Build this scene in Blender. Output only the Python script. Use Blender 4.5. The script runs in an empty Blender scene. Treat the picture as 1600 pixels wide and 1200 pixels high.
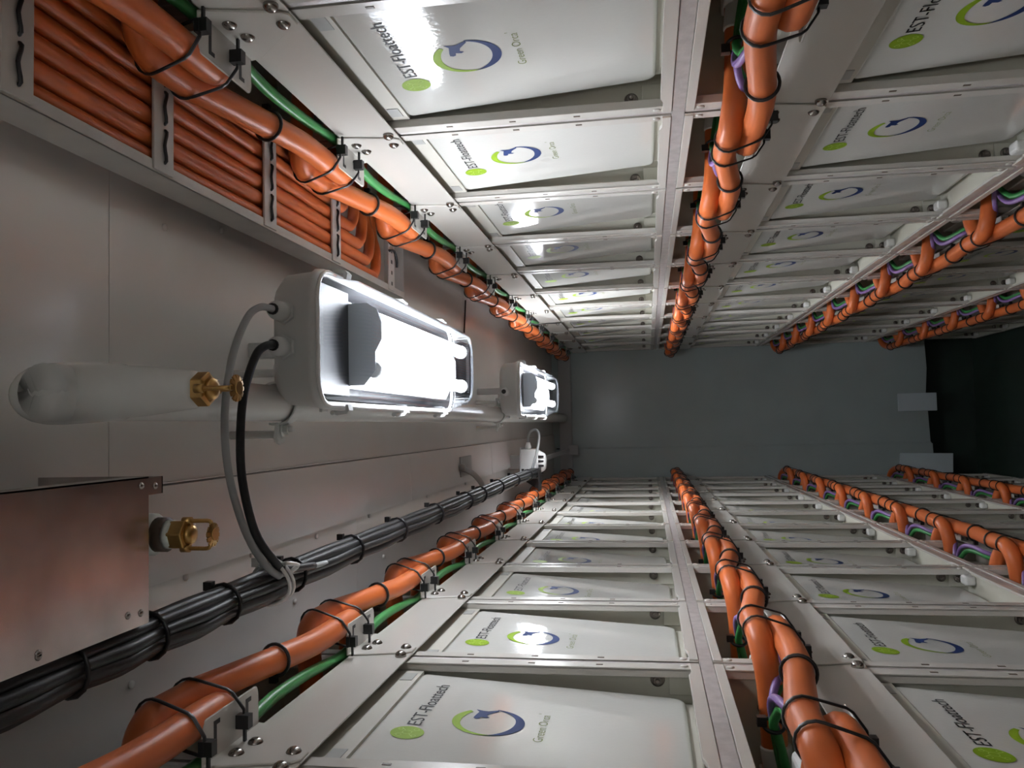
import bpy, bmesh, math, random
from mathutils import Vector, Matrix
random.seed(7)
scene = bpy.context.scene
C = scene.collection
PI = math.pi

# ------------------------------------------------------------------ camera
F = 1305.8
PITCH, YAW, ROLL = 0.15976, 0.05014, -0.02981
def cam_axes():
    cp, sp, cy, sy = math.cos(PITCH), math.sin(PITCH), math.cos(YAW), math.sin(YAW)
    look = Vector((sy*cp, cy*cp, sp)); zup = Vector((-sy*sp, -cy*sp, cp))
    right = look.cross(zup); c, s = math.cos(ROLL), math.sin(ROLL)
    return look, -(zup*c - right*s), right*c + zup*s      # look, image right, image up
LOOK, IR, IU = cam_axes()
cd = bpy.data.cameras.new('camera'); cam = bpy.data.objects.new('camera', cd); C.objects.link(cam)
m = Matrix.Identity(4)
for i in range(3):
    m[i][0] = IR[i]; m[i][1] = IU[i]; m[i][2] = -LOOK[i]
cam.matrix_world = m
cd.sensor_fit = 'HORIZONTAL'; cd.sensor_width = 36; cd.lens = 36*F/1600; cd.clip_start = .02
scene.camera = cam
def px(v):
    v = Vector(v); d = v.dot(LOOK)
    if d < .05: return (-9999, -9999)
    return (800+F*v.dot(IR)/d, 600-F*v.dot(IU)/d)

# ------------------------------------------------------------------ world, exposure
w = bpy.data.worlds.new('world'); scene.world = w; w.use_nodes = True
w.node_tree.nodes['Background'].inputs[0].default_value = (.8, .85, .9, 1)
w.node_tree.nodes['Background'].inputs[1].default_value = .0
scene.view_settings.view_transform = 'Standard'; scene.view_settings.look = 'None'
scene.view_settings.gamma = 1; scene.view_settings.use_curve_mapping = False
scene.view_settings.exposure = 0.2
TUBE = 33.0        # emission strength of the fluorescent tubes
TUBE_FAR = 62.0; TUBE_FILL = 34.0  # far lamp, then the unseen fill lamp added behind the camera

# ------------------------------------------------------------------ materials
MATS = {}
def mat(name, col, rough=.5, metal=0, emit=None, bump=0, bscale=60, var=0, vscale=4, spec=.5, coat=0):
    m = bpy.data.materials.new(name); m.use_nodes = True; nt = m.node_tree; N = nt.nodes; L = nt.links
    b = N['Principled BSDF']; b.inputs['Roughness'].default_value = rough; b.inputs['Metallic'].default_value = metal
    b.inputs['Specular IOR Level'].default_value = spec; b.inputs['Coat Weight'].default_value = coat
    b.inputs['Coat Roughness'].default_value = .08
    b.inputs['Base Color'].default_value = (*col, 1)
    tc = N.new('ShaderNodeTexCoord')
    if var:
        n = N.new('ShaderNodeTexNoise'); n.inputs['Scale'].default_value = vscale; n.inputs['Detail'].default_value = 4
        L.new(tc.outputs['Object'], n.inputs['Vector'])
        r = N.new('ShaderNodeValToRGB'); r.color_ramp.elements[0].position = .3; r.color_ramp.elements[1].position = .7
        r.color_ramp.elements[0].color = (*[c*(1-var) for c in col], 1); r.color_ramp.elements[1].color = (*[min(1, c*(1+var)) for c in col], 1)
        L.new(n.outputs['Fac'], r.inputs[0]); L.new(r.outputs[0], b.inputs['Base Color'])
    if bump:
        n2 = N.new('ShaderNodeTexNoise'); n2.inputs['Scale'].default_value = bscale; n2.inputs['Detail'].default_value = 2
        L.new(tc.outputs['Object'], n2.inputs['Vector'])
        bp = N.new('ShaderNodeBump'); bp.inputs['Strength'].default_value = bump; bp.inputs['Distance'].default_value = .002
        L.new(n2.outputs['Fac'], bp.inputs['Height']); L.new(bp.outputs[0], b.inputs['Normal'])
        if coat: L.new(bp.outputs[0], b.inputs['Coat Normal'])
    if emit:
        b.inputs['Emission Color'].default_value = (*emit[0], 1); b.inputs['Emission Strength'].default_value = emit[1]
    MATS[name] = m; return m
mat('white_steel', (.60, .58, .535), .24, spec=.5, bump=.05, bscale=220)
mat('pocket_steel', (.62, .61, .52), .42)
mat('module_front', (.61, .61, .575), .075, spec=.5, bump=.07, bscale=150)
mat('module_body', (.50, .48, .42), .5)
mat('raw_aluminium', (.60, .57, .56), .42, metal=.45, var=.12, vscale=60, bump=.15, bscale=300)
mat('orange_cable', (.60, .140, .034), .40, spec=.40, var=.06, vscale=9)
mat('green_cable', (.045, .25, .065), .4)
mat('purple_cable', (.25, .15, .38), .4)
mat('black_plastic', (.012, .012, .013), .35)
mat('black_cable', (.014, .014, .015), .45, spec=.35)
mat('grey_cable', (.32, .33, .33), .45)
mat('steel_bolt', (.36, .34, .32), .25, metal=1)
mat('dark_nut', (.22, .19, .17), .3, metal=.9)
mat('white_plastic', (.78, .78, .76), .3)
mat('grey_plastic', (.60, .61, .60), .4)
mat('ceiling_paint', (.80, .78, .75), .24, metal=.10, var=.05, vscale=2.5, bump=.10, bscale=9, spec=.6)
mat('ceiling_light', (.86, .84, .81), .25, metal=.10, var=.04, vscale=2.5, bump=.10, bscale=9, spec=.6)
mat('beam_paint', (.42, .42, .42), .4)
mat('wall_panel', (.40, .46, .455), .22, var=.06, vscale=3, bump=.2, bscale=45, spec=.55)
mat('wall_paint', (.75, .75, .72), .5)
mat('floor_green', (.016, .030, .022), .5, var=.2)
mat('tape_grey', (.60, .68, .71), .5)
mat('tray_paint', (.62, .60, .57), .45, var=.05, vscale=20)
mat('pipe_paint', (.72, .73, .71), .25, bump=.12, bscale=40)
mat('teflon', (.62, .66, .62), .5, var=.2, vscale=70)
mat('brass', (.52, .33, .12), .32, metal=1)
mat('dark_band', (.09, .06, .04), .5)
mat('galvanised', (.46, .43, .42), .24, metal=1, var=.22, vscale=12, bump=.15, bscale=14)
mat('gear_grey', (.035, .037, .042), .5)
mat('gear_plate', (.75, .78, .80), .4)
mat('reflector', (.82, .84, .88), .25)
mat('ink_black', (.012, .012, .014), .5, spec=.12)
mat('ink_lime', (.22, .35, .015), .5, spec=.12)
mat('ink_lime_light', (.42, .58, .12), .5, spec=.12)
mat('ink_blue', (.012, .032, .125), .5, spec=.12)
mat('ink_olive', (.15, .19, .04), .5, spec=.12)
mat('sticker', (.34, .34, .32), .4)
mat('tube_glow', (1, 1, 1), .4, emit=((.97, .98, 1.0), TUBE))
mat('tube_glow_fill', (1, 1, 1), .4, emit=((1, .97, .92), TUBE_FILL))
mat('tube_glow_far', (1, 1, 1), .4, emit=((.97, .98, 1.0), TUBE_FAR))
def lens_mat():
    m = bpy.data.materials.new('clear_lens'); m.use_nodes = True; nt = m.node_tree; N = nt.nodes; L = nt.links
    N.remove(N['Principled BSDF']); out = N['Material Output']
    t = N.new('ShaderNodeBsdfTransparent'); t.inputs[0].default_value = (.90, .92, .95, 1)
    g = N.new('ShaderNodeBsdfGlossy'); g.inputs['Roughness'].default_value = .08; g.inputs[0].default_value = (.95, .97, 1, 1)
    fr = N.new('ShaderNodeFresnel'); fr.inputs[0].default_value = 1.5
    mx = N.new('ShaderNodeMixShader'); L.new(fr.outputs[0], mx.inputs[0]); L.new(t.outputs[0], mx.inputs[1]); L.new(g.outputs[0], mx.inputs[2])
    n2 = N.new('ShaderNodeTexWave'); n2.inputs['Scale'].default_value = 60; tc = N.new('ShaderNodeTexCoord')
    L.new(tc.outputs['Object'], n2.inputs['Vector'])
    bp = N.new('ShaderNodeBump'); bp.inputs['Strength'].default_value = .25; bp.inputs['Distance'].default_value = .001
    L.new(n2.outputs['Fac'], bp.inputs['Height']); L.new(bp.outputs[0], g.inputs['Normal'])
    L.new(mx.outputs[0], out.inputs[0]); MATS['clear_lens'] = m
lens_mat()

# ------------------------------------------------------------------ mesh helpers
class MB:
    """collects shapes; T maps local points (u along the aisle, d out to the aisle, w up) to object space"""
    def __init__(s, T=None): s.v = []; s.f = []; s.sm = []; s.T = T or (lambda p: p)
    def add(s, vs, fs, smooth=False):
        o = len(s.v); s.v += [s.T(Vector(p)) for p in vs]; s.f += [tuple(i+o for i in f) for f in fs]; s.sm += [smooth]*len(fs)
    def box(s, a, b):
        (x0, y0, z0), (x1, y1, z1) = a, b
        s.add([(x0,y0,z0),(x1,y0,z0),(x1,y1,z0),(x0,y1,z0),(x0,y0,z1),(x1,y0,z1),(x1,y1,z1),(x0,y1,z1)],
              [(0,3,2,1),(4,5,6,7),(0,1,5,4),(1,2,6,5),(2,3,7,6),(3,0,4,7)])
        return s
    def prism(s, pts, off):                     # closed outline + offset vector
        n = len(pts); off = Vector(off)
        vs = [Vector(p) for p in pts]; vs += [p+off for p in vs]
        s.add(vs, [tuple(range(n))[::-1], tuple(range(n, 2*n))]+[(i, (i+1) % n, n+(i+1) % n, n+i) for i in range(n)])
        return s
    def tube(s, pts, r, n=10, sub=4, closed=False, ry=None, cap=True):
        P = [Vector(p) for p in pts]
        if sub > 1: P = spline(P, sub, closed)
        k = len(P); rings = []; up = None
        for i, p in enumerate(P):
            if closed: t = P[(i+1) % k]-P[i-1]
            else: t = P[min(i+1, k-1)]-P[max(i-1, 0)]
            t.normalize()
            if up is None:
                up = Vector((0,0,1)) if abs(t.z) < .9 else Vector((0,1,0))
            up = (up - t*up.dot(t)).normalized(); sd = t.cross(up)
            rr = r(i/(k-1)) if callable(r) else r
            rings.append([p+sd*math.cos(a)*rr+up*math.sin(a)*(ry or rr) for a in [2*PI*j/n for j in range(n)]])
        vs = [q for R in rings for q in R]; fs = []
        for i in range(k if closed else k-1):
            a, b = i*n, ((i+1) % k)*n
            fs += [(a+j, a+(j+1) % n, b+(j+1) % n, b+j) for j in range(n)]
        if cap and not closed: fs += [tuple(range(n))[::-1], tuple((k-1)*n+j for j in range(n))]
        s.add(vs, fs, True); return s
    def cyl(s, a, b, r, n=16, r2=None):
        a = Vector(a); b = Vector(b); t = (b-a).normalized(); up = Vector((0,0,1)) if abs(t.z) < .9 else Vector((0,1,0))
        up = (up-t*up.dot(t)).normalized(); sd = t.cross(up); r2 = r if r2 is None else r2
        vs = [a+sd*math.cos(x)*r+up*math.sin(x)*r for x in [2*PI*j/n for j in range(n)]]
        vs += [b+sd*math.cos(x)*r2+up*math.sin(x)*r2 for x in [2*PI*j/n for j in range(n)]]
        o = len(s.f)
        s.add(vs, [(j, (j+1) % n, n+(j+1) % n, n+j) for j in range(n)], n > 8)
        s.add(vs, [tuple(range(n))[::-1], tuple(range(n, 2*n))]); return s
    def lathe(s, a, axis, prof, n=20):          # prof: (distance along axis, radius)
        a = Vector(a); t = Vector(axis).normalized(); up = Vector((0,0,1)) if abs(t.z) < .9 else Vector((0,1,0))
        up = (up-t*up.dot(t)).normalized(); sd = t.cross(up); vs = []; fs = []
        for h, r in prof: vs += [a+t*h+sd*math.cos(2*PI*j/n)*r+up*math.sin(2*PI*j/n)*r for j in range(n)]
        for i in range(len(prof)-1): fs += [(i*n+j, i*n+(j+1) % n, (i+1)*n+(j+1) % n, (i+1)*n+j) for j in range(n)]
        fs += [tuple(range(n))[::-1], tuple((len(prof)-1)*n+j for j in range(n))]
        s.add(vs, fs, n > 8); return s
    def mesh(s, name, m, bevel=0, seg=2):
        me = bpy.data.meshes.new(name); bm = bmesh.new(); V = [bm.verts.new(p) for p in s.v]
        for f, sm in zip(s.f, s.sm):
            try: q = bm.faces.new([V[i] for i in f]); q.smooth = sm
            except ValueError: pass
        bmesh.ops.remove_doubles(bm, verts=bm.verts, dist=1e-6)
        bmesh.ops.recalc_face_normals(bm, faces=bm.faces)
        if bevel:
            ed = [e for e in bm.edges if len(e.link_faces) == 2 and e.calc_face_angle(0) > .6 and not (e.link_faces[0].smooth and e.link_faces[1].smooth)]
            bmesh.ops.bevel(bm, geom=ed, offset=bevel, segments=seg, affect='EDGES', clamp_overlap=True, profile=.5)
            bmesh.ops.recalc_face_normals(bm, faces=bm.faces)
        bm.to_mesh(me); bm.free(); me.materials.append(MATS[m]); return me
def spline(P, sub, closed):
    out = []; n = len(P)
    for i in range(n if closed else n-1):
        if closed: a, b, c, d = P[i-1], P[i], P[(i+1) % n], P[(i+2) % n]
        else: a, b, c, d = P[max(i-1, 0)], P[i], P[i+1], P[min(i+2, n-1)]
        for j in range(sub):
            t = j/sub
            out.append(.5*((2*b)+(c-a)*t+(2*a-5*b+4*c-d)*t*t+(3*b-a-3*c+d)*t**3))
    if not closed: out.append(P[-1].copy())
    return out
def put(name, me, parent=None, loc=(0,0,0)):
    o = bpy.data.objects.new(name, me); C.objects.link(o); o.location = loc
    if parent: o.parent = parent
    return o
def tag(o, label, cat, group=None, kind=None):
    if kind: o['kind'] = kind
    if label: o['label'] = label
    if cat: o['category'] = cat
    if group: o['group'] = group
    return o
def thing(name, loc, label, cat, group=None):
    return tag(put(name, None, None, loc), label, cat, group)
def struct(name, me, loc=(0,0,0)): return tag(put(name, me, None, loc), None, None, kind='structure')

# ------------------------------------------------------------------ room
YE = 5.50; CZ = .62; FZ = -2.03; XW = 1.06; XV = -.94; YB = -1.6
def simple(name, m, *boxes, bevel=0):
    b = MB()
    for q in boxes: b.box(*q)
    return b.mesh(name, m, bevel)
struct('floor', simple('floor', 'floor_green', ((XV, YB, FZ-.1), (XW, YE+.25, FZ))))
struct('wall_right', simple('wall_right', 'wall_paint', ((XW, YB, FZ-.1), (XW+.1, YE+.25, CZ+.1))))
struct('wall_left', simple('wall_left', 'wall_paint', ((XV-.1, YB, FZ-.1), (XV, YE+.25, CZ+.1))))
struct('wall_back', simple('wall_back', 'wall_paint', ((XV-.1, YB-.1, FZ-.1), (XW+.1, YB, CZ+.1))))
struct('wall_far', simple('wall_far', 'floor_green', ((XV-.1, YE+.15, FZ-.1), (XW+.1, YE+.25, CZ+.1))))
# grey sheet cladding on the far wall, stops short of the floor with a ragged lower edge
b = MB()
edge = [(XV, -1.71), (-.35, -1.715), (-.33, -1.73), (-.17, -1.725), (-.16, -1.715), (.04, -1.708), (.14, -1.700), (.30, -1.712), (.45, -1.706), (XW, -1.71)]
b.prism([(x, YE, z) for x, z in edge[:4]] + [(-.165, YE, -1.725), (-.165, YE, CZ), (XV, YE, CZ)], (0, .01, 0))
b.prism([(-.158, YE+.006, -1.715)]+[(x, YE+.006, z) for x, z in edge[4:]]+[(XW, YE+.006, CZ), (-.158, YE+.006, CZ)], (0, .01, 0))
b.prism([(-.168, YE-.002, -1.72), (-.156, YE-.004, -1.715), (-.156, YE-.004, .5), (-.168, YE-.002, .5)], (0, .006, 0))
struct('wall_panel', b.mesh('wall_panel', 'wall_panel')).name = 'trim_1'
# ceiling: sheets that overlap along the room
b = MB(); b.box((XV, YB, CZ+.004), (XW, YE+.2, CZ+.1))
for x0, x1, z, cuts in ((-.0645, XW, 0, [YB, -.2, .887, 2.797, 3.86, 4.95, YE+.1]), (XV, -.1895, .001, [YB, .3, 1.72, 2.55, 3.4, 4.4, YE+.1])):
    for a, c in zip(cuts[:-1], cuts[1:]): b.box((x0, a+.0006, CZ+z), (x1, c-.0006, CZ+.006))
struct('ceiling', b.mesh('ceiling', 'ceiling_paint'))
b = MB()
cuts = [YB, .72, 2.11, 3.25, 4.1, 4.9, YE+.1]
for a, c in zip(cuts[:-1], cuts[1:]):
    b.prism([(-.188, a+.001, CZ-.010), (-.068, a+.001, CZ-.006), (-.066, a+.001, CZ+.006), (-.188, a+.001, CZ+.006)], (0, c-a-.002, 0))
b.box((-.0655, YB, CZ-.004), (-.0635, YE, CZ+.001)); 
struct('ceiling_strip', b.mesh('ceiling_strip', 'ceiling_light')).name = 'trim_2'
b = MB()   # small rivets on the cladding
for x, y in ((-.194, 1.05), (-.194, 1.24), (-.183, 1.26), (-.2, 1.5), (-.183, 1.62), (-.194, 1.8), (-.183, 2.0), (-.194, 2.3), (-.183, 2.5), (-.194, 2.8), (.42, .83), (.36, .88), (.27, 1.0), (.30, 1.15), (.33, .97), (-.07, .9), (-.072, 1.9), (-.072, 2.3), (-.30, .93), (-.30, 1.4), (-.3, 1.9), (.03, .82), (.25, 1.5), (-.27, 2.4)):
    b.lathe((x, y, CZ-.0005), (0, 0, -1), [(-.003, .005), (.0015, .005), (.0028, .0035), (.003, .0005)], 10)
struct('ceiling_rivets', b.mesh('ceiling_rivets', 'ceiling_light')).name = 'trim_3'
struct('ceiling_beam', simple('ceiling_beam', 'beam_paint', ((XV, YE-.06, .49), (XW, YE-.002, .572)), bevel=.004)).name = 'trim_4'
b = MB(); b.box((.035, YE-.018, -1.755), (.145, YE-.006, -1.53))
o = tag(put('cladding_flap', b.mesh('cladding_flap', 'tape_grey', .002)), 'small grey flap hanging past the middle of the end wall cladding edge', 'wall flap', 'flaps at the foot of the end wall')
b = MB(); b.prism([(-.222, YE-.018, -1.53), (-.34, YE-.018, -1.52), (-.345, YE-.018, -1.83), (-.228, YE-.018, -1.835)], (0, .012, 0))
o = tag(put('cladding_flap', b.mesh('cladding_flap', 'tape_grey', .002)), 'larger grey flap hanging past the cladding edge beside the lower rack', 'wall flap', 'flaps at the foot of the end wall')

# ------------------------------------------------------------------ racks
P = .42; H = .645
SIDES = {1: dict(x=.4742, y0=1.2802, dz=.0137, nm="upper"), -1: dict(x=-.3542, y0=1.2605, dz=0.0, nm="lower")}
TOPS = [.580, -.0776, -.7275, -1.366]
ORD = ['nearest the camera', 'second nearest the camera', 'third nearest the camera', 'fourth nearest the camera', 'fifth from the camera', 'sixth from the camera',
       'seventh from the camera', 'eighth from the camera', 'ninth from the camera', 'tenth from the camera', 'eleventh from the camera', 'farthest from the camera', 'at the end wall']
TIER = ['leftmost', 'second', 'third', 'rightmost']
def TT(s): return lambda p: Vector((-s*p.y, p.x, p.z))     # (u, d, w) -> object space
ME = {}
NOTCH = .010
def text_mesh(txt, width, height, matname, shear=0, thick=0):
    cu = bpy.data.curves.new('t', 'FONT'); cu.body = txt; cu.size = 1; cu.resolution_u = 3; cu.shear = shear
    if thick: cu.offset = thick
    o = bpy.data.objects.new('t', cu); C.objects.link(o)
    dg = bpy.context.evaluated_depsgraph_get(); me = bpy.data.meshes.new_from_object(o.evaluated_get(dg))
    bpy.data.objects.remove(o); xs = [v.co.x for v in me.vertices]; ys = [v.co.y for v in me.vertices]
    x0, x1 = min(xs), max(xs)
    out = ([((v.co.x-x0)/(x1-x0)*width, v.co.y*height/.72) for v in me.vertices], [tuple(p.vertices) for p in me.polygons])
    bpy.data.meshes.remove(me); return out
TXT1 = text_mesh('EST-Floattech', .158, .0185, '', 0)
TXT2 = text_mesh('Green Orca', .092, .0125, '', 0, -.012)
TXT3 = text_mesh('R', .003, .004, '')
# face plane of the module front: depth grows downwards
FT, FBm = -.238, -.621                        # top and bottom of the front cover
DT, DB = -.011, -.037
def facept(s, a, wz, off=0):                  # a = reading coordinate from cell centre (to the right), wz = height w
    t = (wz-FT)/(FBm-FT); d = DT+(DB-DT)*t+off
    u = P/2 + .004 + (a if s < 0 else -a)
    return (u, d, wz)
def decal(s, name, polys, m, parent_list):
    b = MB(TT(s)); off = .0006
    for pts, faces in polys:
        vs = [facept(s, a, z, off) for a, z in pts]
        b.add(vs, faces)
    me = bpy.data.meshes.new(name); me.from_pydata([tuple(v) for v in b.v], [], b.f)
    # face towards the aisle
    me.materials.append(MATS[m]); me.update()
    if me.polygons and me.polygons[0].normal.x * (-s) < 0: me.flip_normals()
    parent_list.append((name, me))
def cres(c, R, a0, a1, th, n=40):             # crescent: th(t) thickness, t 0..1
    pts = []; 
    for i in range(n+1):
        t = i/n; a = math.radians(a0+(a1-a0)*t)
        pts.append((c[0]+R*math.cos(a), c[1]+R*math.sin(a)))
    for i in range(n+1):
        t = i/n; a = math.radians(a0+(a1-a0)*t); r = R-th(t)
        pts.append((c[0]+r*math.cos(a), c[1]+r*math.sin(a)))
    return pts, [(i, i+1, n+2+i, n+1+i) for i in range(n)]
def disc(c, r, n=28): return [(c[0]+r*math.cos(2*PI*i/n), c[1]+r*math.sin(2*PI*i/n)) for i in range(n)], [tuple(range(n))]
for s in (1, -1):
    T = TT(s); L = []
    # --- battery module
    b = MB(T); b.box((.032, -.36, -.634), (.388, -.045, -.125)); ME['casing', s] = b.mesh('casing', 'module_body', .003)
    b = MB(T)
    u0, u1, rr = .034, .3865, .016
    out = []
    for (cu, cw, a0) in ((u1-rr, FT-rr*.4, 0), (u0+rr, FT-rr*.4, 90), (u0+rr, FBm+rr, 180), (u1-rr, FBm+rr, 270)):
        for k in range(6):
            a = math.radians(a0+18*k); out.append((cu+rr*math.cos(a), cw+(rr if a0 >= 180 else rr*.4)*math.sin(a)))
    def fd(wz, off=0): t = (wz-FT)/(FBm-FT); return DT+(DB-DT)*t+off
    n = len(out); cx, cw = (u0+u1)/2, (FT+FBm)/2
    def ins(p, k): return (p[0]+(k if p[0] < cx else -k), p[1]+(k if p[1] < cw else -k))
    rings = [[(p[0], -.046, p[1]) for p in out], [(p[0], fd(p[1], -.006), p[1]) for p in out]]
    for k, off in ((.0012, -.0025), (.003, -.0007), (.006, 0)):
        rings.append([(q[0], fd(q[1], off), q[1]) for q in (ins(p, k) for p in out)])
    vs = [q for R in rings for q in R]; fs = []
    for i in range(len(rings)-1): fs += [(i*n+j, i*n+(j+1) % n, (i+1)*n+(j+1) % n, (i+1)*n+j) for j in range(n)]
    b.add(vs, fs, True); b.add(rings[-1], [tuple(range(n))]); b.add(rings[0], [tuple(range(n))])
    ME['front_cover', s] = b.mesh('front_cover', 'module_front')
    b = MB(T); b.box((.034, -.044, -.240), (.3865, -.0085, -.150)); ME['front_ledge', s] = b.mesh('front_ledge', 'module_body')
    b = MB(T); b.box((.050, -.02, -.234), (.082, -.0077, -.216)); ME['latch_recess', s] = b.mesh('latch_recess', 'sticker')
    D = []
    cxr, czr, R = .002, -.370, .046
    decal(s, 'logo_disc', [disc((-.060, -0.282), .0205)], 'ink_lime', D)
    lines = []
    for q, r in (((-.060, -0.282), .006), ((-.070, -0.274), .0035), ((-.050, -0.291), .0035), ((-.052, -0.272), .003), ((-.069, -0.292), .003)):
        p, f = cres(q, r, 0, 360, lambda t: .0007, 20); lines.append((p, f))
    for a in (35, 125, 215, 305):
        ca, sa = math.cos(math.radians(a)), math.sin(math.radians(a)); q = (-.060+.006*ca, -.282+.006*sa); e = (-.060+.0165*ca, -.282+.0165*sa); nx, ny = -sa*.0004, ca*.0004
        lines.append(([(q[0]-nx, q[1]-ny), (e[0]-nx, e[1]-ny), (e[0]+nx, e[1]+ny), (q[0]+nx, q[1]+ny)], [(0, 1, 2, 3)]))
    zz = [( [facept(s, a, z, .0011) for a, z in p], f) for p, f in lines]
    b = MB(T); [b.add(p, f) for p, f in zz]
    me = bpy.data.meshes.new('logo_lines'); me.from_pydata([tuple(v) for v in b.v], [], b.f); me.materials.append(MATS['ink_lime_light'])
    ME['logo_lines', s] = me
    decal(s, 'brand_lettering', [([(x-.033, z-0.291) for x, z in TXT1[0]], TXT1[1])], 'ink_black', D)
    decal(s, 'lime_crescent', [cres((cxr, czr), R, 40, 206, lambda t: .0066+.0045*math.sin(PI*min(1, t*1.9)) if t < .35 else .0104*max(0, 1-(t-.35)/.65)**.8+.0004)], 'ink_lime', D)
    decal(s, 'blue_crescent', [cres((cxr, czr), R, 182, 354, lambda t: .0008+.0108*math.sin(PI*t**.85)**1.2+.0018*t)], 'ink_blue', D)
    orca = [(.044, -.006), (.040, .002), (.037, .007), (.0372, .014), (.040, .0235), (.032, .018), (.024, .0195), (.016, .021), (.009, .0215), (.0065, .0175), (.0085, .0135), (.0145, .0125), (.0125, .005), (.0155, .001), (.0195, .006), (.027, .004), (.033, -.001), (.040, -.007)]
    orca = [(x+cxr, z+czr) for x, z in orca]
    decal(s, 'orca_figure', [(orca, [tuple(range(len(orca)))])], 'ink_blue', D)
    decal(s, 'product_lettering', [([(x-.046, z-.444) for x, z in TXT2[0]], TXT2[1]), ([(x+.048, z-.432) for x, z in TXT3[0]], TXT3[1])], 'ink_olive', D)
    ME['decals', s] = D
    b = MB(T)
    b.prism([(.125, -.035, -.12), (.235, -.035, -.12), (.235, -.035, -.095), (.205, -.035, -.078), (.155, -.035, -.078), (.125, -.035, -.095)], (0, -.09, 0))
    ME['signal_socket', s] = b.mesh('signal_socket', 'white_plastic', .009, 3)
    for nm, uu in (('near', .073), ('far', P-.068)):
        b = MB(T); b.cyl((uu, -.13, -.085), (uu, -.085, -.08), .021, 14); b.box((uu-.026, -.19, -.12), (uu+.026, -.12, -.06))
        ME['terminal_'+nm, s] = b.mesh('cable_terminal', 'white_plastic', .002)
    # --- compartment
    b = MB(T)
    a, c = .0065, P-.0065; t = .0018; top, bot = -.006, -.643
    LW, LT = .024, .0135
    b.box((a, -.40, bot), (a+t, 0, top)); b.box((c-t, -.40, bot), (c, 0, top))
    b.box((a, -.40, top-t), (c, 0, top)); b.box((a, -.40, bot), (c, 0, bot+t)); b.box((a, -.402, bot), (c, -.40, top))
    ME['pocket', s] = b.mesh('pocket', 'pocket_steel')
    b = MB(T)
    b.box((a, -.001, bot), (a+LW, .003, top)); b.box((c-LW, -.001, bot), (c, .003, top))      # side lips
    b.box((a, -.014, bot), (a+.002, .003, top)); b.box((c-LW, -.010, bot), (c-LW+.0015, .0015, top))
    b.box((a+LW-.0015, -.010, bot), (a+LW, .0015, top))
    b.box((a+.004, 0, top-LT), (c-.004, .0055, top))                                           # top lip
    b.prism([(a+.004, 0, bot), (c-.004, 0, bot), (c-.004, 0, bot+LT), (c-LW-.02, 0, bot+LT), (c-LW-.035, 0, bot+LT+.004), (a+LW+.035, 0, bot+LT+.004), (a+LW+.02, 0, bot+LT), (a+.004, 0, bot+LT)], (0, .0055, 0))
    ME['front_lip', s] = b.mesh('front_lip', 'white_steel', .0009, 1)
    b = MB(T)
    b.box((a+LW*.5-.0022, .0028, -.305), (a+LW*.5+.0022, .0036, -.295)); ME['lip_slots', s] = b.mesh('slot', 'dark_band')
    b = MB(T); b.lathe((a+LW*.5, .003, top-.022), (0, 1, 0), [(-.002, .006), (.001, .006), (.0022, .004)], 12); ME['rivet', s] = b.mesh('rivet', 'white_steel')
    def bolt(uu, dd, ww, ax, r=.0105):
        b = MB(T); b.lathe((uu, dd, ww), ax, [(-.001, r), (.0015, r), (.0022, r*.9)], 18); b.lathe((uu, dd, ww), ax, [(.002, r*.74), (.009, r*.74), (.010, r*.6)], 6)
        b.lathe((uu, dd, ww), ax, [(.009, r*.36), (.0135, r*.36), (.0142, r*.25)], 10); return b.mesh('bolt', 'dark_nut')
    ME['bolt_low', s] = bolt(c-t, -.019, -.583, (-1, 0, 0)); ME['bolt_high', s] = bolt(c-t, -.055, -.075, (-1, 0, 0))
    ME['bolt_foot', s] = bolt(c-.006, -.020, -.619, (-1, 0, 0), .010)
    b = MB(T); b.box((c-.006, -.040, bot+.002), (c-t, -.004, -.599)); ME['foot_plate', s] = b.mesh('foot_plate', 'pocket_steel', .0008, 1)
    b = MB(T); b.box((c-.055, -.030, bot+.002), (c-.02, -.008, bot+.026)); ME['foot_block', s] = b.mesh('foot_block', 'white_plastic', .006, 3)
    # --- cover plate with folded cable shelf
    b = MB(T)
    b.prism([(-.0005, .006, -.120), (P-.002, .006, -.120), (P-.002, .006, -.213), (-.0005, .006, -.213)], (0, .0025, 0))
    ME['plate', s] = b.mesh('plate', 'white_steel', .0006, 1)
    b = MB(T)
    b.prism([(-.026, .0086, -.116), (-.026, .0086, -.124), (-.006, .0086, -.205), (.001, .0086, -.212), (.024, .0086, -.212), (.032, .0086, -.200), (.098, .0086, -.132), (.102, .0086, -.116)], (0, .0028, 0))
    sh = []
    for cu_, cd_, a0 in ((.098-.008, .056-.008, 0), (-.026+.008, .056-.008, 90)):
        for k in range(5):
            an = math.radians(a0+22.5*k); sh.append((cu_+.008*math.cos(an), cd_+.008*math.sin(an), -.1185))
    sh += [(-.026, .0086, -.1185), (.098, .0086, -.1185)]
    b.prism(sh, (0, 0, .0028))
    ME['bracket', s] = b.mesh('bracket', 'white_steel', .0008, 1)
    b = MB(T)
    for uu in (-.005,): b.prism([(uu, .020, -.1188), (uu+.006, .020, -.1188), (uu+.006, .044, -.1188), (uu+.013, .044, -.1188), (uu+.013, .049, -.1188), (uu, .049, -.1188)], (0, 0, .0032))
    ME['slots', s] = b.mesh('tie_slot', 'black_plastic')
    def screw(uu, ww): b = MB(T); b.lathe((uu, .011, ww), (0, 1, 0), [(-.003, .0085), (.001, .0085), (.0035, .007), (.0055, .0042), (.0057, .003)], 16); return b.mesh('screw', 'steel_bolt')
    ME['screws', s] = [screw(.008, -.137), screw(.040, -.143), screw(.019, -.197), screw(-.020, -.200)]
    # --- jumper cable over each shelf
    b = MB(T); r = .0178
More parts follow.
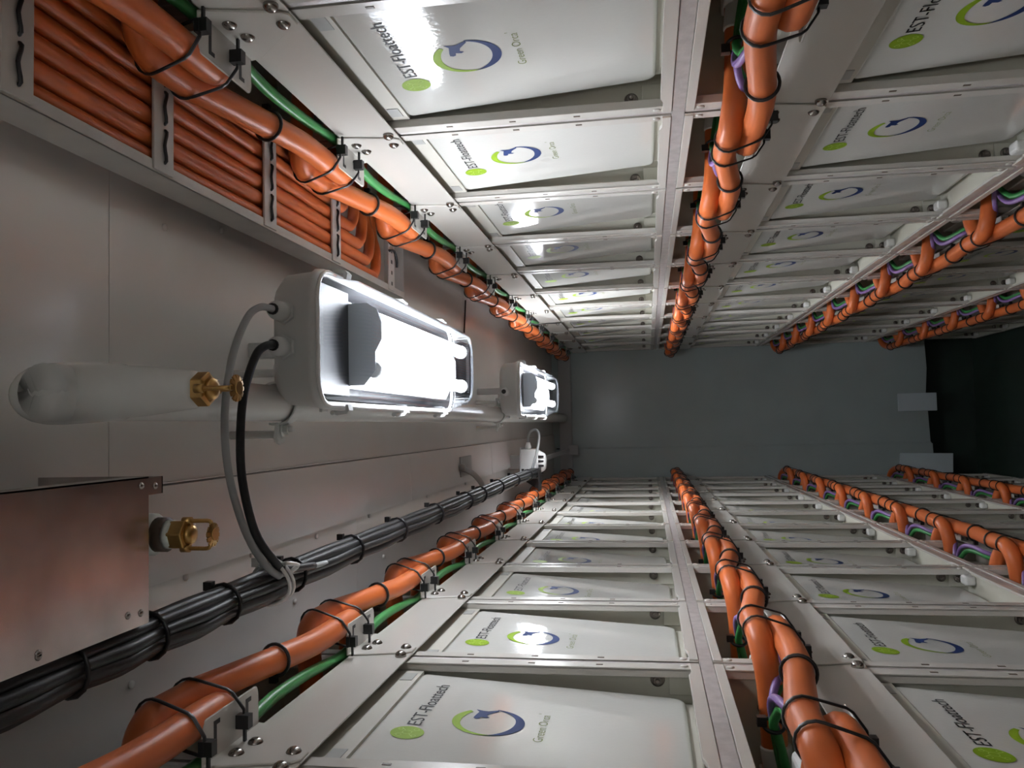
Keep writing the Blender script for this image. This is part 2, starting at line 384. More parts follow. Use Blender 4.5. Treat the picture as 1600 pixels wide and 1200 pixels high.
    head = [(-.066, -.12, -.080), (-.066, -.05, -.078), (-.066, 0, -.075), (-.062, .034, -.070), (-.046, .054, -.0665), (-.022, .060, -.065), (.02, .060, -.065), (.05, .060, -.067), (.10, .058, -.074), (.16, .056, -.083), (.22, .054, -.092)]
    tail = [(.29, .051, -.099), (.35, .050, -.1005), (P-.04, .050, -.1005), (P+.015, .050, -.1005), (P+.042, .046, -.099), (P+.062, .028, -.092), (P+.072, -.005, -.085), (P+.074, -.05, -.082), (P+.074, -.12, -.083)]
    b.tube(head+tail, r, 12, 4)
    b2 = MB(T); b2.tube(head+[(.27, .048, -.092), (.31, .035, -.082), (.338, .012, -.074), (.348, -.02, -.072), (.351, -.06, -.072), (.352, -.12, -.072)], r, 12, 4); ME['jumper_end', s] = b2.mesh('jumper_end', 'orange_cable')
    ME['jumper', s] = b.mesh('jumper', 'orange_cable')
    def hull(P_):
        P_ = sorted(set((round(x, 5), round(y, 5)) for x, y in P_)); lo = []; up = []
        for L_, Q_ in ((lo, P_), (up, P_[::-1])):
            for p in Q_:
                while len(L_) > 1 and (L_[-1][0]-L_[-2][0])*(p[1]-L_[-2][1])-(L_[-1][1]-L_[-2][1])*(p[0]-L_[-2][0]) <= 0: L_.pop()
                L_.append(p)
        return lo[:-1]+up[:-1]
    def tie(uu, lean=0):
        b = MB(T)
        ring = [(uu+lean*(w_+.10)*12, d_, w_) for d_, w_ in hull([(cd_+rr_*math.cos(q*PI/8), cw_+rr_*math.sin(q*PI/8)) for cd_, cw_, rr_ in ((.050, -.1005, .0192), (.060, -.0655, .0198), (.030, -.123, .004), (.044, -.123, .004)) for q in range(16)])]
        b.tube(ring, .0030, 6, 1, True, ry=.0015); b.box((uu-.005, .026, -.136), (uu+.006, .041, -.121)); b.box((uu-.002, .012, -.131), (uu+.002, .032, -.128))
        return b.mesh('cable_tie', 'black_plastic')
    ME['ties', s] = [tie(-.036, .008), tie(.042, -.010)]
    # --- purple and green loops
    def loop(dd, ww, m, rad):
        b = MB(T)
        b.tube([(.0, .008+dd, -.100), (.05, .004+dd, -.1075), (.09, .006+dd, -.1185), (.13, .016+dd, -.088+ww), (.17, .024+dd, -.073+ww), (.21, .022+dd, -.066+ww), (.25, .004+dd, -.066+ww), (.283, -.026+dd*.6, -.069), (.295, -.055, -.076), (.297, -.12, -.09)], rad, 8, 4)
        b.tube([(.302, -.12, -.085), (.303, -.05, -.073), (.318, -.014+dd*.5, -.074), (.334, .003+dd, -.081), (.37, .010+dd, -.094), (P, .008+dd, -.100)], rad, 8, 4)
        return b.mesh('loop', m)
    ME['purple', s] = loop(.0, .003, 'purple_cable', .0055); ME['green', s] = loop(-.0125, -.004, 'green_cable', .0062)
    b = MB(T); b.tube([(.298+.016*math.cos(x), -.040+.004*math.cos(x), -.071+.013*math.sin(x)) for x in [2*PI*k/10 for k in range(10)]], .0026, 6, 2, True); b.box((.290, -.040, -.062), (.302, -.028, -.050))
    ME['loop_tie', s] = b.mesh('cable_tie', 'black_plastic')
    b = MB(T); u0 = .205; ring = [(u0+.004*math.sin(2*PI*j/12), .0545+.0205*math.cos(2*PI*j/12), -.090+.0205*math.sin(2*PI*j/12)) for j in range(12)]
    b.tube(ring, .0024, 6, 2, True); b.box((u0-.004, .025, -.092), (u0+.004, .034, -.082)); ME['mt', s] = b.mesh('cable_tie', 'black_plastic')

LEFTSIDE = {1: 'upper', -1: 'lower'}
for s, S in SIDES.items():
    nm = S['nm']
    for row in range(4):
        kk = []
        for k in range(1, 13):
            y = S['y0']+(k-3)*P; z = TOPS[row]+S['dz']
            q = [px((S['x'], y+u, z+w)) for u in (0.02, P) for w in (0, -H)]
            if any(-120 < p[0] < 1720 and -160 < p[1] < 1360 for p in q) and y > .3: kk.append(k)
        vis = [k for k in kk if any(0 < p[0] < 1600 and 0 < p[1] < 1200 for p in [px((S['x'], S['y0']+(k-3)*P+P*(.1+.2*a_), TOPS[row]+S['dz']-.12-.12*b_)) for a_ in range(5) for b_ in range(5)])]
        g = nm+' rack, '+TIER[row]+' tier'
        for i, k in enumerate(kk):
            y = S['y0']+(k-3)*P; z = TOPS[row]+S['dz']; loc = (S['x'], y, z)
            # photo positions: only cells the camera can see count as "nearest"
            o_ = ORD[k-vis[0]] if k in vis else 'just off the photo edge'
            tg = lambda what: what+', '+TIER[row]+' tier of '+nm+' rack, '+o_
            R = thing('rack_compartment', loc, tg('white steel rack bay'), 'rack bay', 'rack bays, '+g)
            put('pocket', ME['pocket', s], R); put('front_lip', ME['front_lip', s], R); [put('slot', ME['lip_slots', s], R, (0, du, dw)) for du in (0, P-.013-.024) for dw in (0, -.10, -.20)]
            [put('rivet', ME['rivet', s], R, (0, du, dw)) for du in (0, P-.013-.024) for dw in (0, -.593)]
            put('bolt', ME['bolt_low', s], R); put('bolt', ME['bolt_high', s], R); put('foot_plate', ME['foot_plate', s], R)
            if row: put('bolt', ME['bolt_foot', s], R); put('foot_block', ME['foot_block', s], R)
            M = thing('battery_module', loc, tg('white battery module'), 'battery', 'battery modules, '+g)
            put('casing', ME['casing', s], M); F_ = put('front_cover', ME['front_cover', s], M); put('front_ledge', ME['front_ledge', s], M)
            put('latch_recess', ME['latch_recess', s], M); put('latch_recess', ME['latch_recess', s], M, (0, .290, 0))
            for n_, me in ME['decals', s]:
                d_ = put(n_, me, F_)
            put('logo_lines', ME['logo_lines', s], F_)
            put('signal_socket', ME['signal_socket', s], M); put('cable_terminal', ME['terminal_near', s], M); put('cable_terminal', ME['terminal_far', s], M)
            A = thing('cover_plate', loc, tg('white cover plate'), 'cover plate', 'cover plates, '+g)
            put('plate', ME['plate', s], A)
            if i == 0:
                J0 = thing('jumper_cable', (S['x'], y-P, z), 'short orange jumper cable running off the photo edge, '+TIER[row]+' tier of '+nm+' rack', 'power cable', 'jumper cables, '+g)
                put('cable_sheath', ME['jumper', s], J0)
            if True:
                B = thing('cable_bracket', loc, tg('bent white cable bracket'), 'cable bracket', 'cable brackets, '+g)
                put('bracket_sheet', ME['bracket', s], B); put('tie_slot', ME['slots', s], B); put('tie_slot', ME['slots', s], B, (0, .071, 0))
                for me in ME['screws', s]: put('screw', me, B)
                J = thing('jumper_cable', loc, tg('short orange jumper cable'), 'power cable', 'jumper cables, '+g)
                put('cable_sheath', ME['jumper' if k < 12 else 'jumper_end', s], J); put('cable_tie', ME['mt', s], J)
                for me in ME['ties', s]: put('cable_tie', me, J)
            if row:
                a = tag(put('signal_cable', ME['purple', s], None, loc), tg('looped purple signal cable'), 'signal cable', 'signal cables, '+g)
                put('cable_tie', ME['loop_tie', s], a)
                tag(put('earth_cable', ME['green', s], None, loc), tg('looped green earth cable'), 'earth cable', 'earth cables, '+g)
        # long green earth cable behind the jumpers of the first tier
        y0 = S['y0']+(kk[0]-3)*P-.10; y1 = S['y0']+10*P-.03; z = TOPS[row]+S['dz']; T = TT(s); kk_all = range(kk[0], 14)
        if row == 0:
            b = MB(T); pts = []
            for k in kk_all:
                base = S['y0']+(k-3)*P
                for du, d, ww in ((-.03, .008, -.107), (.06, .012, -.108), (.16, .021, -.107), (.26, .020, -.109), (.34, .013, -.108)):
                    if base+du < y1-.02: pts.append((base+du, d, ww))
            b.tube(pts, .0078, 8, 3)
            tag(put('earth_cable', b.mesh('earth_cable', 'green_cable'), None, (S['x'], 0, z)), 'long green earth cable behind the orange cables, leftmost tier of the '+nm+' rack', 'earth cable')
    # bare metal strips between the tiers and posts between the bays
    for r_ in range(5):
        z = (TOPS+[TOPS[3]-H])[r_]+S['dz']
        zt_ = (TOPS[r_-1]+S['dz']-.6435-z) if r_ else .006
        b = MB(); b.box((min(0, s*.03), 0, -.0055), (max(0, s*.03), 5.1, zt_))
        b.v = [Vector((v.x-s*.0035, v.y, v.z)) for v in b.v]
        lab = ['along the top of the leftmost tier', 'between the leftmost and second tiers', 'between the second and third tiers', 'between the third and rightmost tiers', 'under the rightmost tier'][r_]
        tag(put('rack_rail', b.mesh('rack_rail', 'raw_aluminium', .0008, 1), None, (S['x'], .38, z)), 'bare metal rail '+lab+' of the '+nm+' rack', 'rack rail', 'bare rails of the '+nm+' rack')
    for k in range(1, 14):
        y = S['y0']+(k-3)*P
        b = MB()
        zt = TOPS[0]+S['dz']
        for r_ in range(4):
            z = TOPS[r_]+S['dz']; zb = (TOPS+[TOPS[3]-H])[r_+1]+S['dz']
            b.box((0 if s > 0 else -.03, -.0058, zb+.006-zt), (.03 if s > 0 else 0, .0058, z-.006-zt))
        b.box((.03 if s > 0 else -.034, -.0058, TOPS[3]-H-zt), (.034 if s > 0 else -.03, .0058, 0))
        tag(put('rack_post', b.mesh('rack_post', 'raw_aluminium', .0006, 1), None, (S['x']-s*.001, y, zt)), 'narrow bare metal upright of the '+nm+' rack, '+ORD[k-1], 'rack post', 'uprights of the '+nm+' rack')

# ------------------------------------------------------------------ ceiling pipe and sprinklers
Z = .545
pipe = thing('sprinkler_pipe', (.040, .722, Z), 'long grey painted pipe under the ceiling with a rounded near elbow', 'pipe')
b = MB(); b.tube([(0, 4.76, -.003), (0, .4, -.003), (0, .06, 0), (0, .012, 0)], .0265, 20, 5); me = b.mesh('pipe_run', 'pipe_paint'); put('pipe_run', me, pipe)
b = MB(); b.lathe((0, 0, .050), (0, 0, -1), [(-.008, .002), (-.0068, .009), (-.003, .0165), (.004, .0225), (.013, .027), (.025, .0296), (.043, .0300), (.080, .0285), (.105, .0268), (.109, .0250), (.135, .0232), (.163, .0198), (.178, .0180), (.182, .0165)], 32); put('drop_fitting', b.mesh('drop_fitting', 'pipe_paint'), pipe)
def sprinkler(loc, lab, k=1.0):
    t = thing('fire_sprinkler', loc, lab, 'sprinkler', 'brass sprinkler heads')
    b = MB(); b.lathe((0, 0, 0), (0, 0, -1), [(-.004, .016*k), (.001, .0165*k), (.012, .0165*k), (.013, .013*k)], 6); b.lathe((0, 0, -.012), (0, 0, -1), [(0, .011*k), (.006, .0095*k), (.007, .005*k)], 16)
    put('hex_body', b.mesh('hex_body', 'brass', .0008, 1), t)
    b = MB()
    for sx in (-1, 1):
        b.cyl((0, sx*.0145*k, -.006), (0, sx*.0145*k, -.015), .0042*k, 10)
        b.tube([(0, sx*.0145*k, -.012), (0, sx*.0145*k, -.024), (0, sx*.0143*k, -.034), (0, sx*.0115*k, -.037), (0, sx*.003*k, -.0375)], .0022*k, 8, 4)
    b.cyl((0, 0, -.034), (0, 0, -.041), .0045*k, 10)
    put('frame_arms', b.mesh('frame_arms', 'brass'), t)
    b = MB()
    for j in range(12):
        a = 2*PI*j/12; c_, s_ = math.cos(a), math.sin(a); q = .0019*k
        b.prism([(c_*.003-s_*q, s_*.003+c_*q, -.0405), (c_*.0125*k-s_*q*1.1, s_*.0125*k+c_*q*1.1, -.0385), (c_*.0125*k+s_*q*1.1, s_*.0125*k-c_*q*1.1, -.0385), (c_*.003+s_*q, s_*.003-c_*q, -.0405)], (0, 0, -.0016))
    b.cyl((0, 0, -.040), (0, 0, -.0425), .0065*k, 14); put('deflector', b.mesh('deflector', 'brass'), t)
    return t
sprinkler((.040, .722, Z-.131), 'brass sprinkler head screwed into the rounded pipe elbow')
pipe2 = thing('sprinkler_stub', (-.103, .787, .62), 'short white sprinkler stub with sealing tape beside the bare metal plate', 'pipe')
b = MB(); b.lathe((0, 0, 0), (0, 0, -1), [(0, .017), (.098, .017)], 20); put('stub_pipe', b.mesh('stub_pipe', 'pipe_paint'), pipe2)
b = MB(); b.lathe((0, 0, -.098), (0, 0, -1), [(0, .019), (.003, .0215), (.024, .0215), (.027, .018)], 20); put('socket', b.mesh('socket', 'teflon'), pipe2)
b = MB(); b.lathe((0, 0, -.125), (0, 0, -1), [(0, .0175), (.011, .0175)], 20); put('dark_collar', b.mesh('dark_collar', 'dark_band'), pipe2)
b = MB(); b.lathe((0, 0, -.136), (0, 0, -1), [(0, .0145), (.008, .0145)], 20); put('tape_ring', b.mesh('tape_ring', 'teflon'), pipe2)
t2 = sprinkler((-.103, .787, .62-.146), 'brass sprinkler head on the stub beside the bare metal plate', .95)
t2.rotation_euler = (0, 0, PI/2+.12)
def clamp(y, lab):
    t = thing('pipe_clamp', (.040, y, Z-.003), lab, 'pipe clamp', 'pipe clamps on the grey pipe')
    b = MB(); prev = []
    for k in range(25):
        a = math.radians(-200+k*12.0); prev.append((.0295*math.cos(a), .0295*math.sin(a)))
    outer = [(x*1.12, z*1.12) for x, z in prev]
    pts = prev+outer[::-1]
    n = len(pts); vs = [(x, -.013, z) for x, z in pts]+[(x, .013, z) for x, z in pts]; m_ = len(prev)
    fs = []
    for i in range(m_-1):
        a, b1, c_, d_ = i, i+1, n-2-i, n-1-i
        fs += [(a, b1, c_, d_), (n+d_, n+c_, n+b1, n+a), (a, n+a, n+b1, b1), (d_, c_, n+c_, n+d_)]
    b.add(vs, fs)
    for sx in (-1, 1):
        b.prism([(sx*.031, 0-.014, .002), (sx*.060, -.014, .004), (sx*.066, -.014, .012), (sx*.060, -.014, .020), (sx*.031, -.014, .014)], (0, .028, 0)) if 0 else None
        b.prism([(sx*.029, -.015, -.006), (sx*.029, .015, -.006), (sx*.050, .017, -.004), (sx*.058, .012, -.003), (sx*.061, 0, -.003), (sx*.058, -.012, -.003), (sx*.050, -.017, -.004)], (0, 0, .006))
        b.cyl((sx*.046, 0, .08), (sx*.046, 0, -.006), .006, 10)
    put('strap', b.mesh('strap', 'pipe_paint', .001, 1), t)
    for sx in (-1, 1):
        b = MB(); b.lathe((sx*.038, 0, -.006), (0, 0, -1), [(0, .012), (.002, .012)], 16); b.lathe((sx*.038, 0, -.008), (0, 0, -1), [(0, .0085), (.007, .0085)], 6); b.cyl((sx*.038, 0, -.014), (sx*.038, 0, -.022), .0045, 10)
        put('nut', b.mesh('nut', 'pipe_paint'), t)
clamp(1.175, 'grey pipe clamp with rounded lug below the near lamp end'); clamp(3.0, 'grey pipe clamp behind the far lamp')

# ------------------------------------------------------------------ luminaires
def luminaire(y0, lab, glands, glow='tube_glow'):
    X0, L_ = .127, .79; t = thing('ceiling_lamp', (X0, y0, .44), lab, 'lamp', 'sealed fluorescent lamps')
    hw = .098
    def outline(inset, r, n=6, y1=None):
        o = []; a_, b_ = hw-inset, inset; e = (L_ if y1 is None else y1)-inset
        for cx, cy, a0 in ((a_-r, e-r, 0), (-a_+r, e-r, 90), (-a_+r, b_+r, 180), (a_-r, b_+r, 270)):
            for k in range(n): an = math.radians(a0+90*k/(n-1)); o.append((cx+r*math.cos(an), cy+r*math.sin(an)))
        return o
    def loft(b, layers, capb=True, capt=True):
        n = len(layers[0][0]); vs = []; fs = []
        for o, z in layers: vs += [(x, y, z) for x, y in o]
        for i in range(len(layers)-1): fs += [(i*n+j, i*n+(j+1) % n, (i+1)*n+(j+1) % n, (i+1)*n+j) for j in range(n)]
        b.add(vs, fs, True)
        if capb: b.add(vs[:n], [tuple(range(n))[::-1]])
        if capt: b.add(vs[-n:], [tuple(range(n))])
    b = MB(); loft(b, [(outline(.004, .04), -.002), (outline(0, .042), .002), (outline(0, .042), .010), (outline(.003, .041), .014), (outline(.006, .040), .052), (outline(.018, .034), .066), (outline(.030, .03), .070)], False)
    loft(b, [(outline(.004, .04), -.002), (outline(.010, .036), -.001), (outline(.012, .035), .040), (outline(.025, .03), .056)], False)
    put('housing', b.mesh('housing', 'grey_plastic'), t)
    b = MB(); loft(b, [(outline(.0125, .035), -.0005), (outline(.014, .034), .036), (outline(.026, .03), .040)], False); put('inner_pan', b.mesh('inner_pan', 'gear_grey'), t)
    b = MB(); loft(b, [(outline(.006, .039), -.003), (outline(.006, .039), -.010), (outline(.012, .036), -.013), (outline(.018, .034), -.045), (outline(.03, .03), -.058), (outline(.05, .025), -.063)], False)
    put('lens', b.mesh('lens', 'clear_lens'), t)
    b = MB(); b.tube([(x, y, -.0035) for x, y in outline(.004, .04)], .0028, 6, 1, True); put('lens_rim', b.mesh('lens_rim', 'white_plastic'), t)
    # gear tray with bright reflector and end plates
    b = MB(); b.prism([(-.066, .14, .004), (-.018, .14, -.020), (.018, .14, -.020), (.066, .14, .004), (.066, .14, .012), (-.066, .14, .012)], (0, L_-.175, 0)); put('reflector', b.mesh('reflector', 'reflector'), t)
    b = MB(); b.box((-.078, .022, .002), (.078, .137, .03)); put('gear_box', b.mesh('gear_box', 'gear_grey', .001, 1), t); b = MB()
    n_ = 9
    b.prism([(-.062, .135, .004), (.062, .135, .004), (.062, .135, -.028), (.052, .135, -.043), (.032, .135, -.050), (.006, .135, -.050), (-.012, .135, -.040), (-.040, .135, -.040), (-.062, .135, -.022)], (0, .003, 0))
    put('gear_plate', b.mesh('gear_plate', 'gear_plate'), t)
    for sx in (-1, 1):
        b = MB(); b.cyl((sx*.038, .155, -.033), (sx*.038, L_-.045, -.033), .0125, 14); tb = put('fluorescent_tube', b.mesh('fluorescent_tube', glow), t)
        b = MB(); b.cyl((sx*.038, .139, -.033), (sx*.038, .158, -.033), .0130, 14); b.cyl((sx*.038, L_-.048, -.033), (sx*.038, L_-.036, -.033), .0145, 14); b.box((sx*.038-.008, .139, -.02), (sx*.038+.008, .15, .005)); put('lamp_holder', b.mesh('lamp_holder', 'white_plastic'), t)
    for sx in (-1, 1):
        for yy in (.10, .395, .69):
            b = MB(); x = sx*(hw-.001)
            def q_(dx, yy_, z_): return (x+sx*dx, yy_, z_)
            b.prism([q_(-.006, yy-.009, -.012), q_(.003, yy-.009, -.014), q_(.008, yy-.009, -.010), q_(.010, yy-.009, .004), q_(.007, yy-.009, .012), q_(.004, yy-.009, .004), q_(.003, yy-.009, -.008), q_(-.006, yy-.009, -.008)], (0, .018, 0))
            b.cyl(q_(.006, yy-.013, .010), q_(.006, yy+.013, .010), .0035, 8)
            put('latch', b.mesh('latch', 'grey_plastic'), t)
    for gx in glands:
        b = MB(); b.lathe((gx, .008, .046), (0, -1, 0), [(-.01, .017), (.008, .017), (.009, .0155)], 6); b.lathe((gx, .0, .046), (0, -1, 0), [(0, .0135), (.018, .0130), (.026, .0105), (.028, .006)], 18); g_ = put('cable_gland', b.mesh('cable_gland', 'grey_plastic'), t)
        b = MB(); b.cyl((gx, -.026, .046), (gx, -.0305, .046), .0078, 12); put('gland_seal', b.mesh('gland_seal', 'black_plastic'), g_)
    for yy in (.18, .62):
        b = MB(); b.box((-.10, yy-.012, .058), (.03, yy+.012, .063)); b.box((-.020, yy-.012, .060), (.020, yy+.012, .182)) if 0 else None
        b.prism([(-.012, yy-.012, .058), (.012, yy-.012, .058), (.012, yy-.012, .18), (-.012, yy-.012, .18)], (0, .024, 0)); put('hanger', b.mesh('hanger', 'grey_plastic', .001, 1), t)
    return t
luminaire(1.065, 'nearest long sealed lamp with two cables, glowing beside the grey pipe', (.034, -.014))
luminaire(2.86, 'smaller looking far lamp near the end wall, round dark plug in its end', (-.01,), 'tube_glow_far')
luminaire(-.73, 'added fill lamp overhead behind the camera, out of view', (.0,), 'tube_glow_fill')  # unseen lamp, added to brighten the nearest racks and ceiling

# ------------------------------------------------------------------ cable bundle, loop cables and its supports
bun = thing('cable_bundle', (-.203, 0, .50), 'thick bundle of black cables running under the ceiling above the lower rack', 'cable bundle')
N_ = 9; ties = [.50, .66, .78, .93, 1.12, 1.36, 1.62, 1.92, 2.25, 2.45, 2.75, 3.1, 3.45, 3.7]
for j in range(N_):
    ang = 2*PI*j/(N_-1); rad = .0135 if j else 0; pts = []
    rnd = random.Random(j)
    ys = [.25]+[y for t_ in zip(ties, [(a_+b_)/2 for a_, b_ in zip(ties[:-1], ties[1:])]+[3.8]) for y in t_]
    for i, y in enumerate(ys):
        tight = (i % 2 == 1); f_ = 1.0 if tight else 1.16; an = ang+.25*math.sin(y*2.2)+(rnd.uniform(-.05, .05))
        xx = rad*f_*math.cos(an)*1.05; zz = rad*f_*math.sin(an)*.95 - (0 if tight else .003)
        pts.append((xx-.010*max(0, y-3.0), y, zz))
    b = MB(); b.tube(pts, .0068+.0006*(j % 3), 8, 3); put('black_cable', b.mesh('black_cable', 'black_cable'), bun)
for y in ties:
    b = MB(); R_ = .0225; xo = -.010*max(0, y-3.0)
    b.tube([(xo+R_*math.cos(2*PI*k/14), y+.003*math.sin(2*PI*k/14), R_*math.sin(2*PI*k/14)) for k in range(14)], .003, 6, 1, True, ry=.0014); b.box((xo+.016, y-.005, .014), (xo+.026, y+.005, .024)); put('cable_tie', b.mesh('cable_tie', 'black_plastic'), bun)
gx1, gx2 = .127+.034, .127-.014; gy = 1.065-.03; gz = .486
b = MB(); b.tube([(gx1, gy, gz), (gx1-.002, gy-.03, gz+.003), (.142, .985, .497), (.09, .958, .503), (.02, .945, .506), (-.05, .952, .505), (-.12, .975, .497), (-.165, 1.0, .485), (-.187, 1.03, .479), (-.19, 1.06, .484), (-.20, 1.20, .482)], .0048, 10, 5)
tag(put('lamp_cable', b.mesh('lamp_cable', 'grey_cable'), None), 'grey cable looping from the outer gland of the near lamp to the black bundle', 'lamp cable', 'two cables looping from the near lamp')
b = MB(); b.tube([(gx2, gy, gz), (gx2-.004, gy-.022, gz+.001), (.095, .998, .492), (.05, .976, .496), (0, .965, .496), (-.06, .967, .495), (-.125, .985, .488), (-.165, 1.015, .478), (-.182, 1.05, .478), (-.195, 1.15, .480)], .0055, 10, 5)
tag(put('lamp_cable', b.mesh('lamp_cable', 'black_cable'), None), 'black cable looping from the inner gland of the near lamp to the black bundle', 'lamp cable', 'two cables looping from the near lamp')
b = MB()
for q in range(2): b.tube([(-.198+.028*math.cos(2*PI*k/12), 1.035+q*.012+.006*math.sin(4*PI*k/12), .492+.027*math.sin(2*PI*k/12)) for k in range(12)], .0026, 6, 2, True)
b.tube([(-.175, 1.04, .475), (-.172, 1.03, .468), (-.178, 1.055, .462), (-.186, 1.05, .47)], .003, 6, 3); b.box((-.178, 1.035, .508), (-.166, 1.047, .518))
tag(put('white_tie', b.mesh('white_tie', 'white_plastic')), 'white cable ties holding the two loop cables to the black bundle', 'cable tie')
t = thing('bundle_hanger', (-.13, 2.68, CZ), 'grey strap and square plate on the ceiling carrying the black bundle', 'hanger')
b = MB(); b.box((-.035, 0, -.012), (.030, .17, -.008)); b.box((-.035, 0, -.012), (-.031, .17, .0)); put('square_plate', b.mesh('square_plate', 'sticker', .001, 1), t)
b = MB(); b.tube([(-.005, -.01, -.012), (-.02, -.012, -.05), (-.045, -.01, -.075), (-.07, 0, -.09), (-.074, 0, -.12)], .009, 6, 3, ry=.002); b.cyl((-.004, -.008, -.01), (-.004, -.008, -.03), .012, 10); put('strap', b.mesh('strap', 'sticker'), t)
t = thing('bundle_bracket', (-.235, 3.62, CZ), 'black bracket carrying the far end of the black bundle under the detector', 'bracket')
b = MB(); b.box((-.006, -.015, -.15), (.0, .015, 0)); b.box((-.05, -.03, -.15), (.05, .05, -.145)); b.prism([(-.006, 0, -.15), (-.05, 0, -.15), (-.006, 0, -.08)], (0, .006, 0)); put('bracket_arm', b.mesh('bracket_arm', 'black_plastic'), t)

# ------------------------------------------------------------------ detector
t = thing('gas_detector', (-.165, 3.72, CZ), 'white box detector with slotted cone under the ceiling near the end wall', 'detector')
b = MB(); b.box((-.062, -.055, -.128), (.058, .055, -.058)); put('detector_box', b.mesh('detector_box', 'white_plastic', .006, 3), t)
b = MB(); b.box((-.070, -.06, -.062), (.066, .06, -.056)); b.box((-.03, -.03, -.058), (.03, .03, 0)); put('mounting_plate', b.mesh('mounting_plate', 'grey_plastic', .001, 1), t)
b = MB(); b.lathe((0, 0, -.124), (0, 0, -1), [(0, .054), (.012, .052), (.036, .038), (.042, .030), (.044, .010)], 24); cone = put('sensor_cone', b.mesh('sensor_cone', 'white_plastic'), t)
b = MB()
for xx in (-.022, -.002, .018): b.prism([(xx, -.053, -.138), (xx+.012, -.053, -.138), (xx+.010, -.040, -.160), (xx+.002, -.040, -.160)], (0, .012, 0))
put('vent_slot', b.mesh('vent_slot', 'black_plastic'), cone)
b = MB(); b.lathe((.058, -.02, -.09), (1, 0, 0), [(0, .015), (.012, .015), (.02, .011), (.03, .008)], 10); put('cable_gland', b.mesh('cable_gland', 'white_plastic'), t)
b = MB(); b.tube([(.085, -.02, -.09), (.115, -.02, -.092), (.138, -.02, -.105), (.142, -.02, -.130), (.118, -.03, -.142), (.07, -.06, -.140), (.02, -.075, -.128), (-.04, -.08, -.11), (-.07, -.08, -.10)], .0058, 8, 4); put('detector_lead', b.mesh('detector_lead', 'grey_cable'), t)
b = MB(); b.box((-.012, 0, -.006), (.012, 1.45, 0)); b.box((-.03, 1.40, -.06), (.03, 1.46, 0))
tag(put('support_bar', b.mesh('support_bar', 'beam_paint', .001, 1), None, (-.165, 3.93, .505)), 'flat grey bar between the detector and the end beam', 'support bar')

# ------------------------------------------------------------------ galvanised plate
t = thing('galvanised_plate', (0, 0, .48), 'bare galvanised metal plate under the ceiling with blurry orange reflections', 'metal plate')
b = MB(); b.box((-.180, .05, 0), (-.042, .748, .0016)); b.box((-.0435, .05, 0), (-.042, .748, .022)); b.box((-.182, .05, 0), (-.180, .748, .026)); put('plate', b.mesh('plate', 'galvanised'), t)
b = MB(); b.box((-.060, .745, .002), (-.043, .775, .004)); b.box((-.060, .773, .002), (-.043, .775, .14)); b.box((-.190, .71, .024), (-.176, .735, .14)); b.box((-.19, .30, .024), (-.176, .325, .14)); put('angle_bracket', b.mesh('angle_bracket', 'galvanised'), t)
for x, y in ((-.05, .736), (-.052, .762), (-.170, .735), (-.168, .715), (-.174, .60), (-.172, .60)):
    b = MB(); b.lathe((x, y, 0 if y < .745 else .002), (0, 0, -1), [(-.003, .0035), (.0005, .0035), (.0018, .002)], 10); put('rivet', b.mesh('rivet', 'steel_bolt'), t)

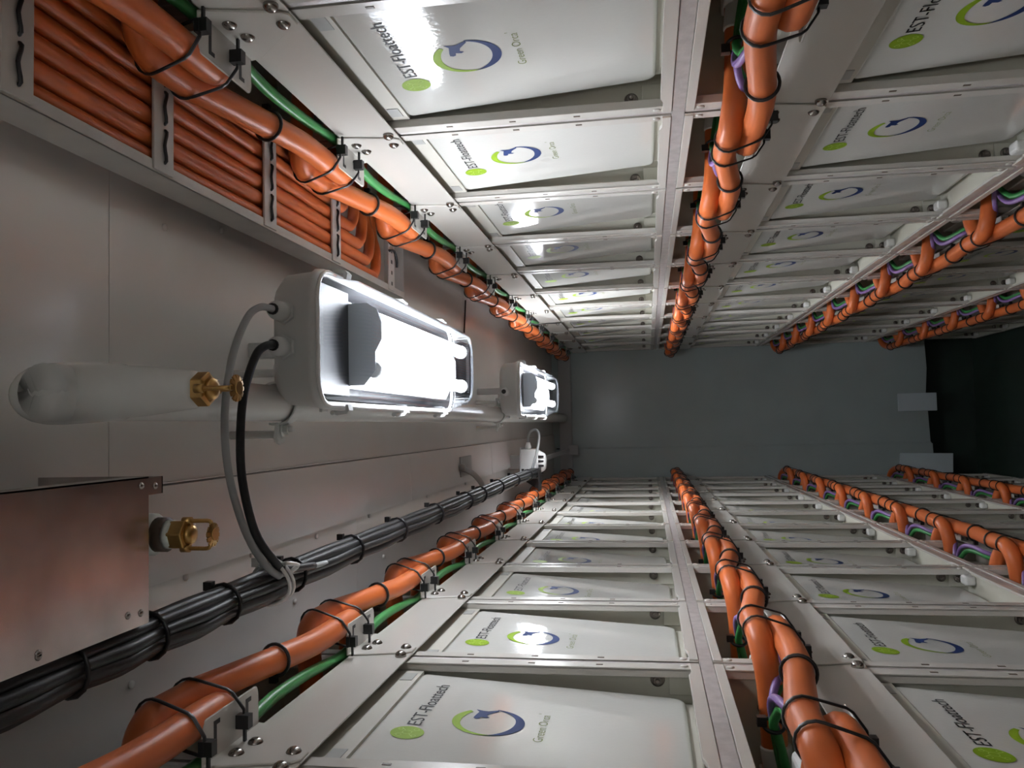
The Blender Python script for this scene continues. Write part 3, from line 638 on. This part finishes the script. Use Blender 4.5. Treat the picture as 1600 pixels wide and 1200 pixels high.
# ------------------------------------------------------------------ cable tray with orange cables
TX0, TX1, TZ = .302, .462, .552
tray = thing('cable_tray', (0, 0, TZ), 'off-white ladder cable tray carrying orange cables beside the upper rack', 'cable tray')
b = MB(); b.box((TX0-.002, .30, -.002), (TX0, 1.865, .045)); b.box((TX0-.002, .30, -.002), (TX0+.012, 1.865, 0)); put('side_rail', b.mesh('side_rail', 'tray_paint', .0006, 1), tray)
b = MB(); b.box((TX1, .30, -.002), (TX1+.002, 1.865, .045)); b.box((TX1-.010, .30, -.002), (TX1, 1.865, 0)); put('side_rail', b.mesh('side_rail', 'tray_paint', .0006, 1), tray)
for i, yy in enumerate((.42, .655, .885, 1.165, 1.435, 1.765)):
    w_ = .020; b = MB(); b.box((TX0+.001, yy-w_, -.004), (TX1-.001, yy+w_, -.0005)); r_ = put('rung', b.mesh('rung', 'tray_paint', .0006, 1), tray)
    if i < 5:
        b = MB()
        for a_, c_ in ((TX0+.012, TX0+.052), (TX0+.058, TX0+.098), (TX0+.104, TX0+.140)):
            b.tube([(a_, yy, .0), (a_+.003, yy+.001, -.0062), ((a_+c_)/2, yy-.003, -.0066), (c_-.003, yy+.002, -.0062), (c_, yy, .0)], .0022, 6, 3)
        put('cable_tie', b.mesh('cable_tie', 'black_plastic'), r_)
    else:
        b = MB()
        for q in range(5): b.box((TX0+.012+q*.024, yy-.004, -.0046), (TX0+.020+q*.024, yy+.004, -.004))
        b.tube([(TX0+.085, yy-.02, -.004), (TX0+.088, yy, -.010), (TX0+.07, yy+.012, -.012), (TX0+.055, yy+.018, -.010)], .003, 6, 3)
        put('slot', b.mesh('slot', 'black_plastic'), r_)
b = MB(); b.box((TX0, 1.863, -.002), (TX1, 1.866, .045)); put('end_plate', b.mesh('end_plate', 'tray_paint', .0006, 1), tray)
names = ['first', 'second', 'third', 'fourth', 'fifth', 'sixth']
for i in range(6):
    x = TX0+.018+i*.0245; yb = 1.735-i*.047; r = .0112; q = .07
    z0 = TZ+.0115; pts = [(x, .30, z0), (x+.001, .6, z0), (x-.001, .9, z0+.0005), (x+.001, 1.2, z0), (x, yb-q-.12, z0), (x, yb-q, z0)]
    for k in range(1, 6):
        a = math.radians(18*k); pts.append((x+q*(1-math.cos(a)), yb-q+q*math.sin(a), z0+.004*k*(.5 if i else .6)))
    pts += [(x+q+.05, yb+.004, z0+.022), (.60, yb+.004, z0+.028 if i > 9 else z0+.024), (.80, yb, z0+.024)]
    b = MB(); b.tube(pts, r, 10, 4)
    tag(put('tray_cable', b.mesh('tray_cable', 'orange_cable')), 'orange cable lying in the ceiling tray, '+names[i]+' from the tray edge nearest the lamps', 'power cable', 'orange cables in the ceiling tray')
b = MB(); b.tube([(.50, 1.9, .59), (.485, 2.2, .583), (.478, 2.5, .588), (.485, 2.9, .59)], .008, 8, 4)
tag(put('purple_lead', b.mesh('purple_lead', 'purple_cable')), 'purple cable lying along the top of the upper rack past the tray end', 'signal cable')
b = MB(); b.tube([(.27, 2.80, CZ-.004), (.33, 2.81, CZ-.004), (.40, 2.83, CZ-.004), (.44, 2.84, CZ-.004)], .0028, 6, 3)
tag(put('ceiling_lead', b.mesh('ceiling_lead', 'black_cable')), 'thin black lead flat against the ceiling beyond the tray', 'lead')
b = MB(); b.tube([(.425, 3.42, .50), (.428, 3.46, .475), (.424, 3.5, .455), (.44, 3.6, .43), (.452, 3.7, .40), (.458, 3.74, .375)], .0035, 6, 4)
tag(put('loose_tie', b.mesh('loose_tie', 'black_plastic')), 'long loose black tie tail sticking out of the leftmost tier of the upper rack', 'cable tie')
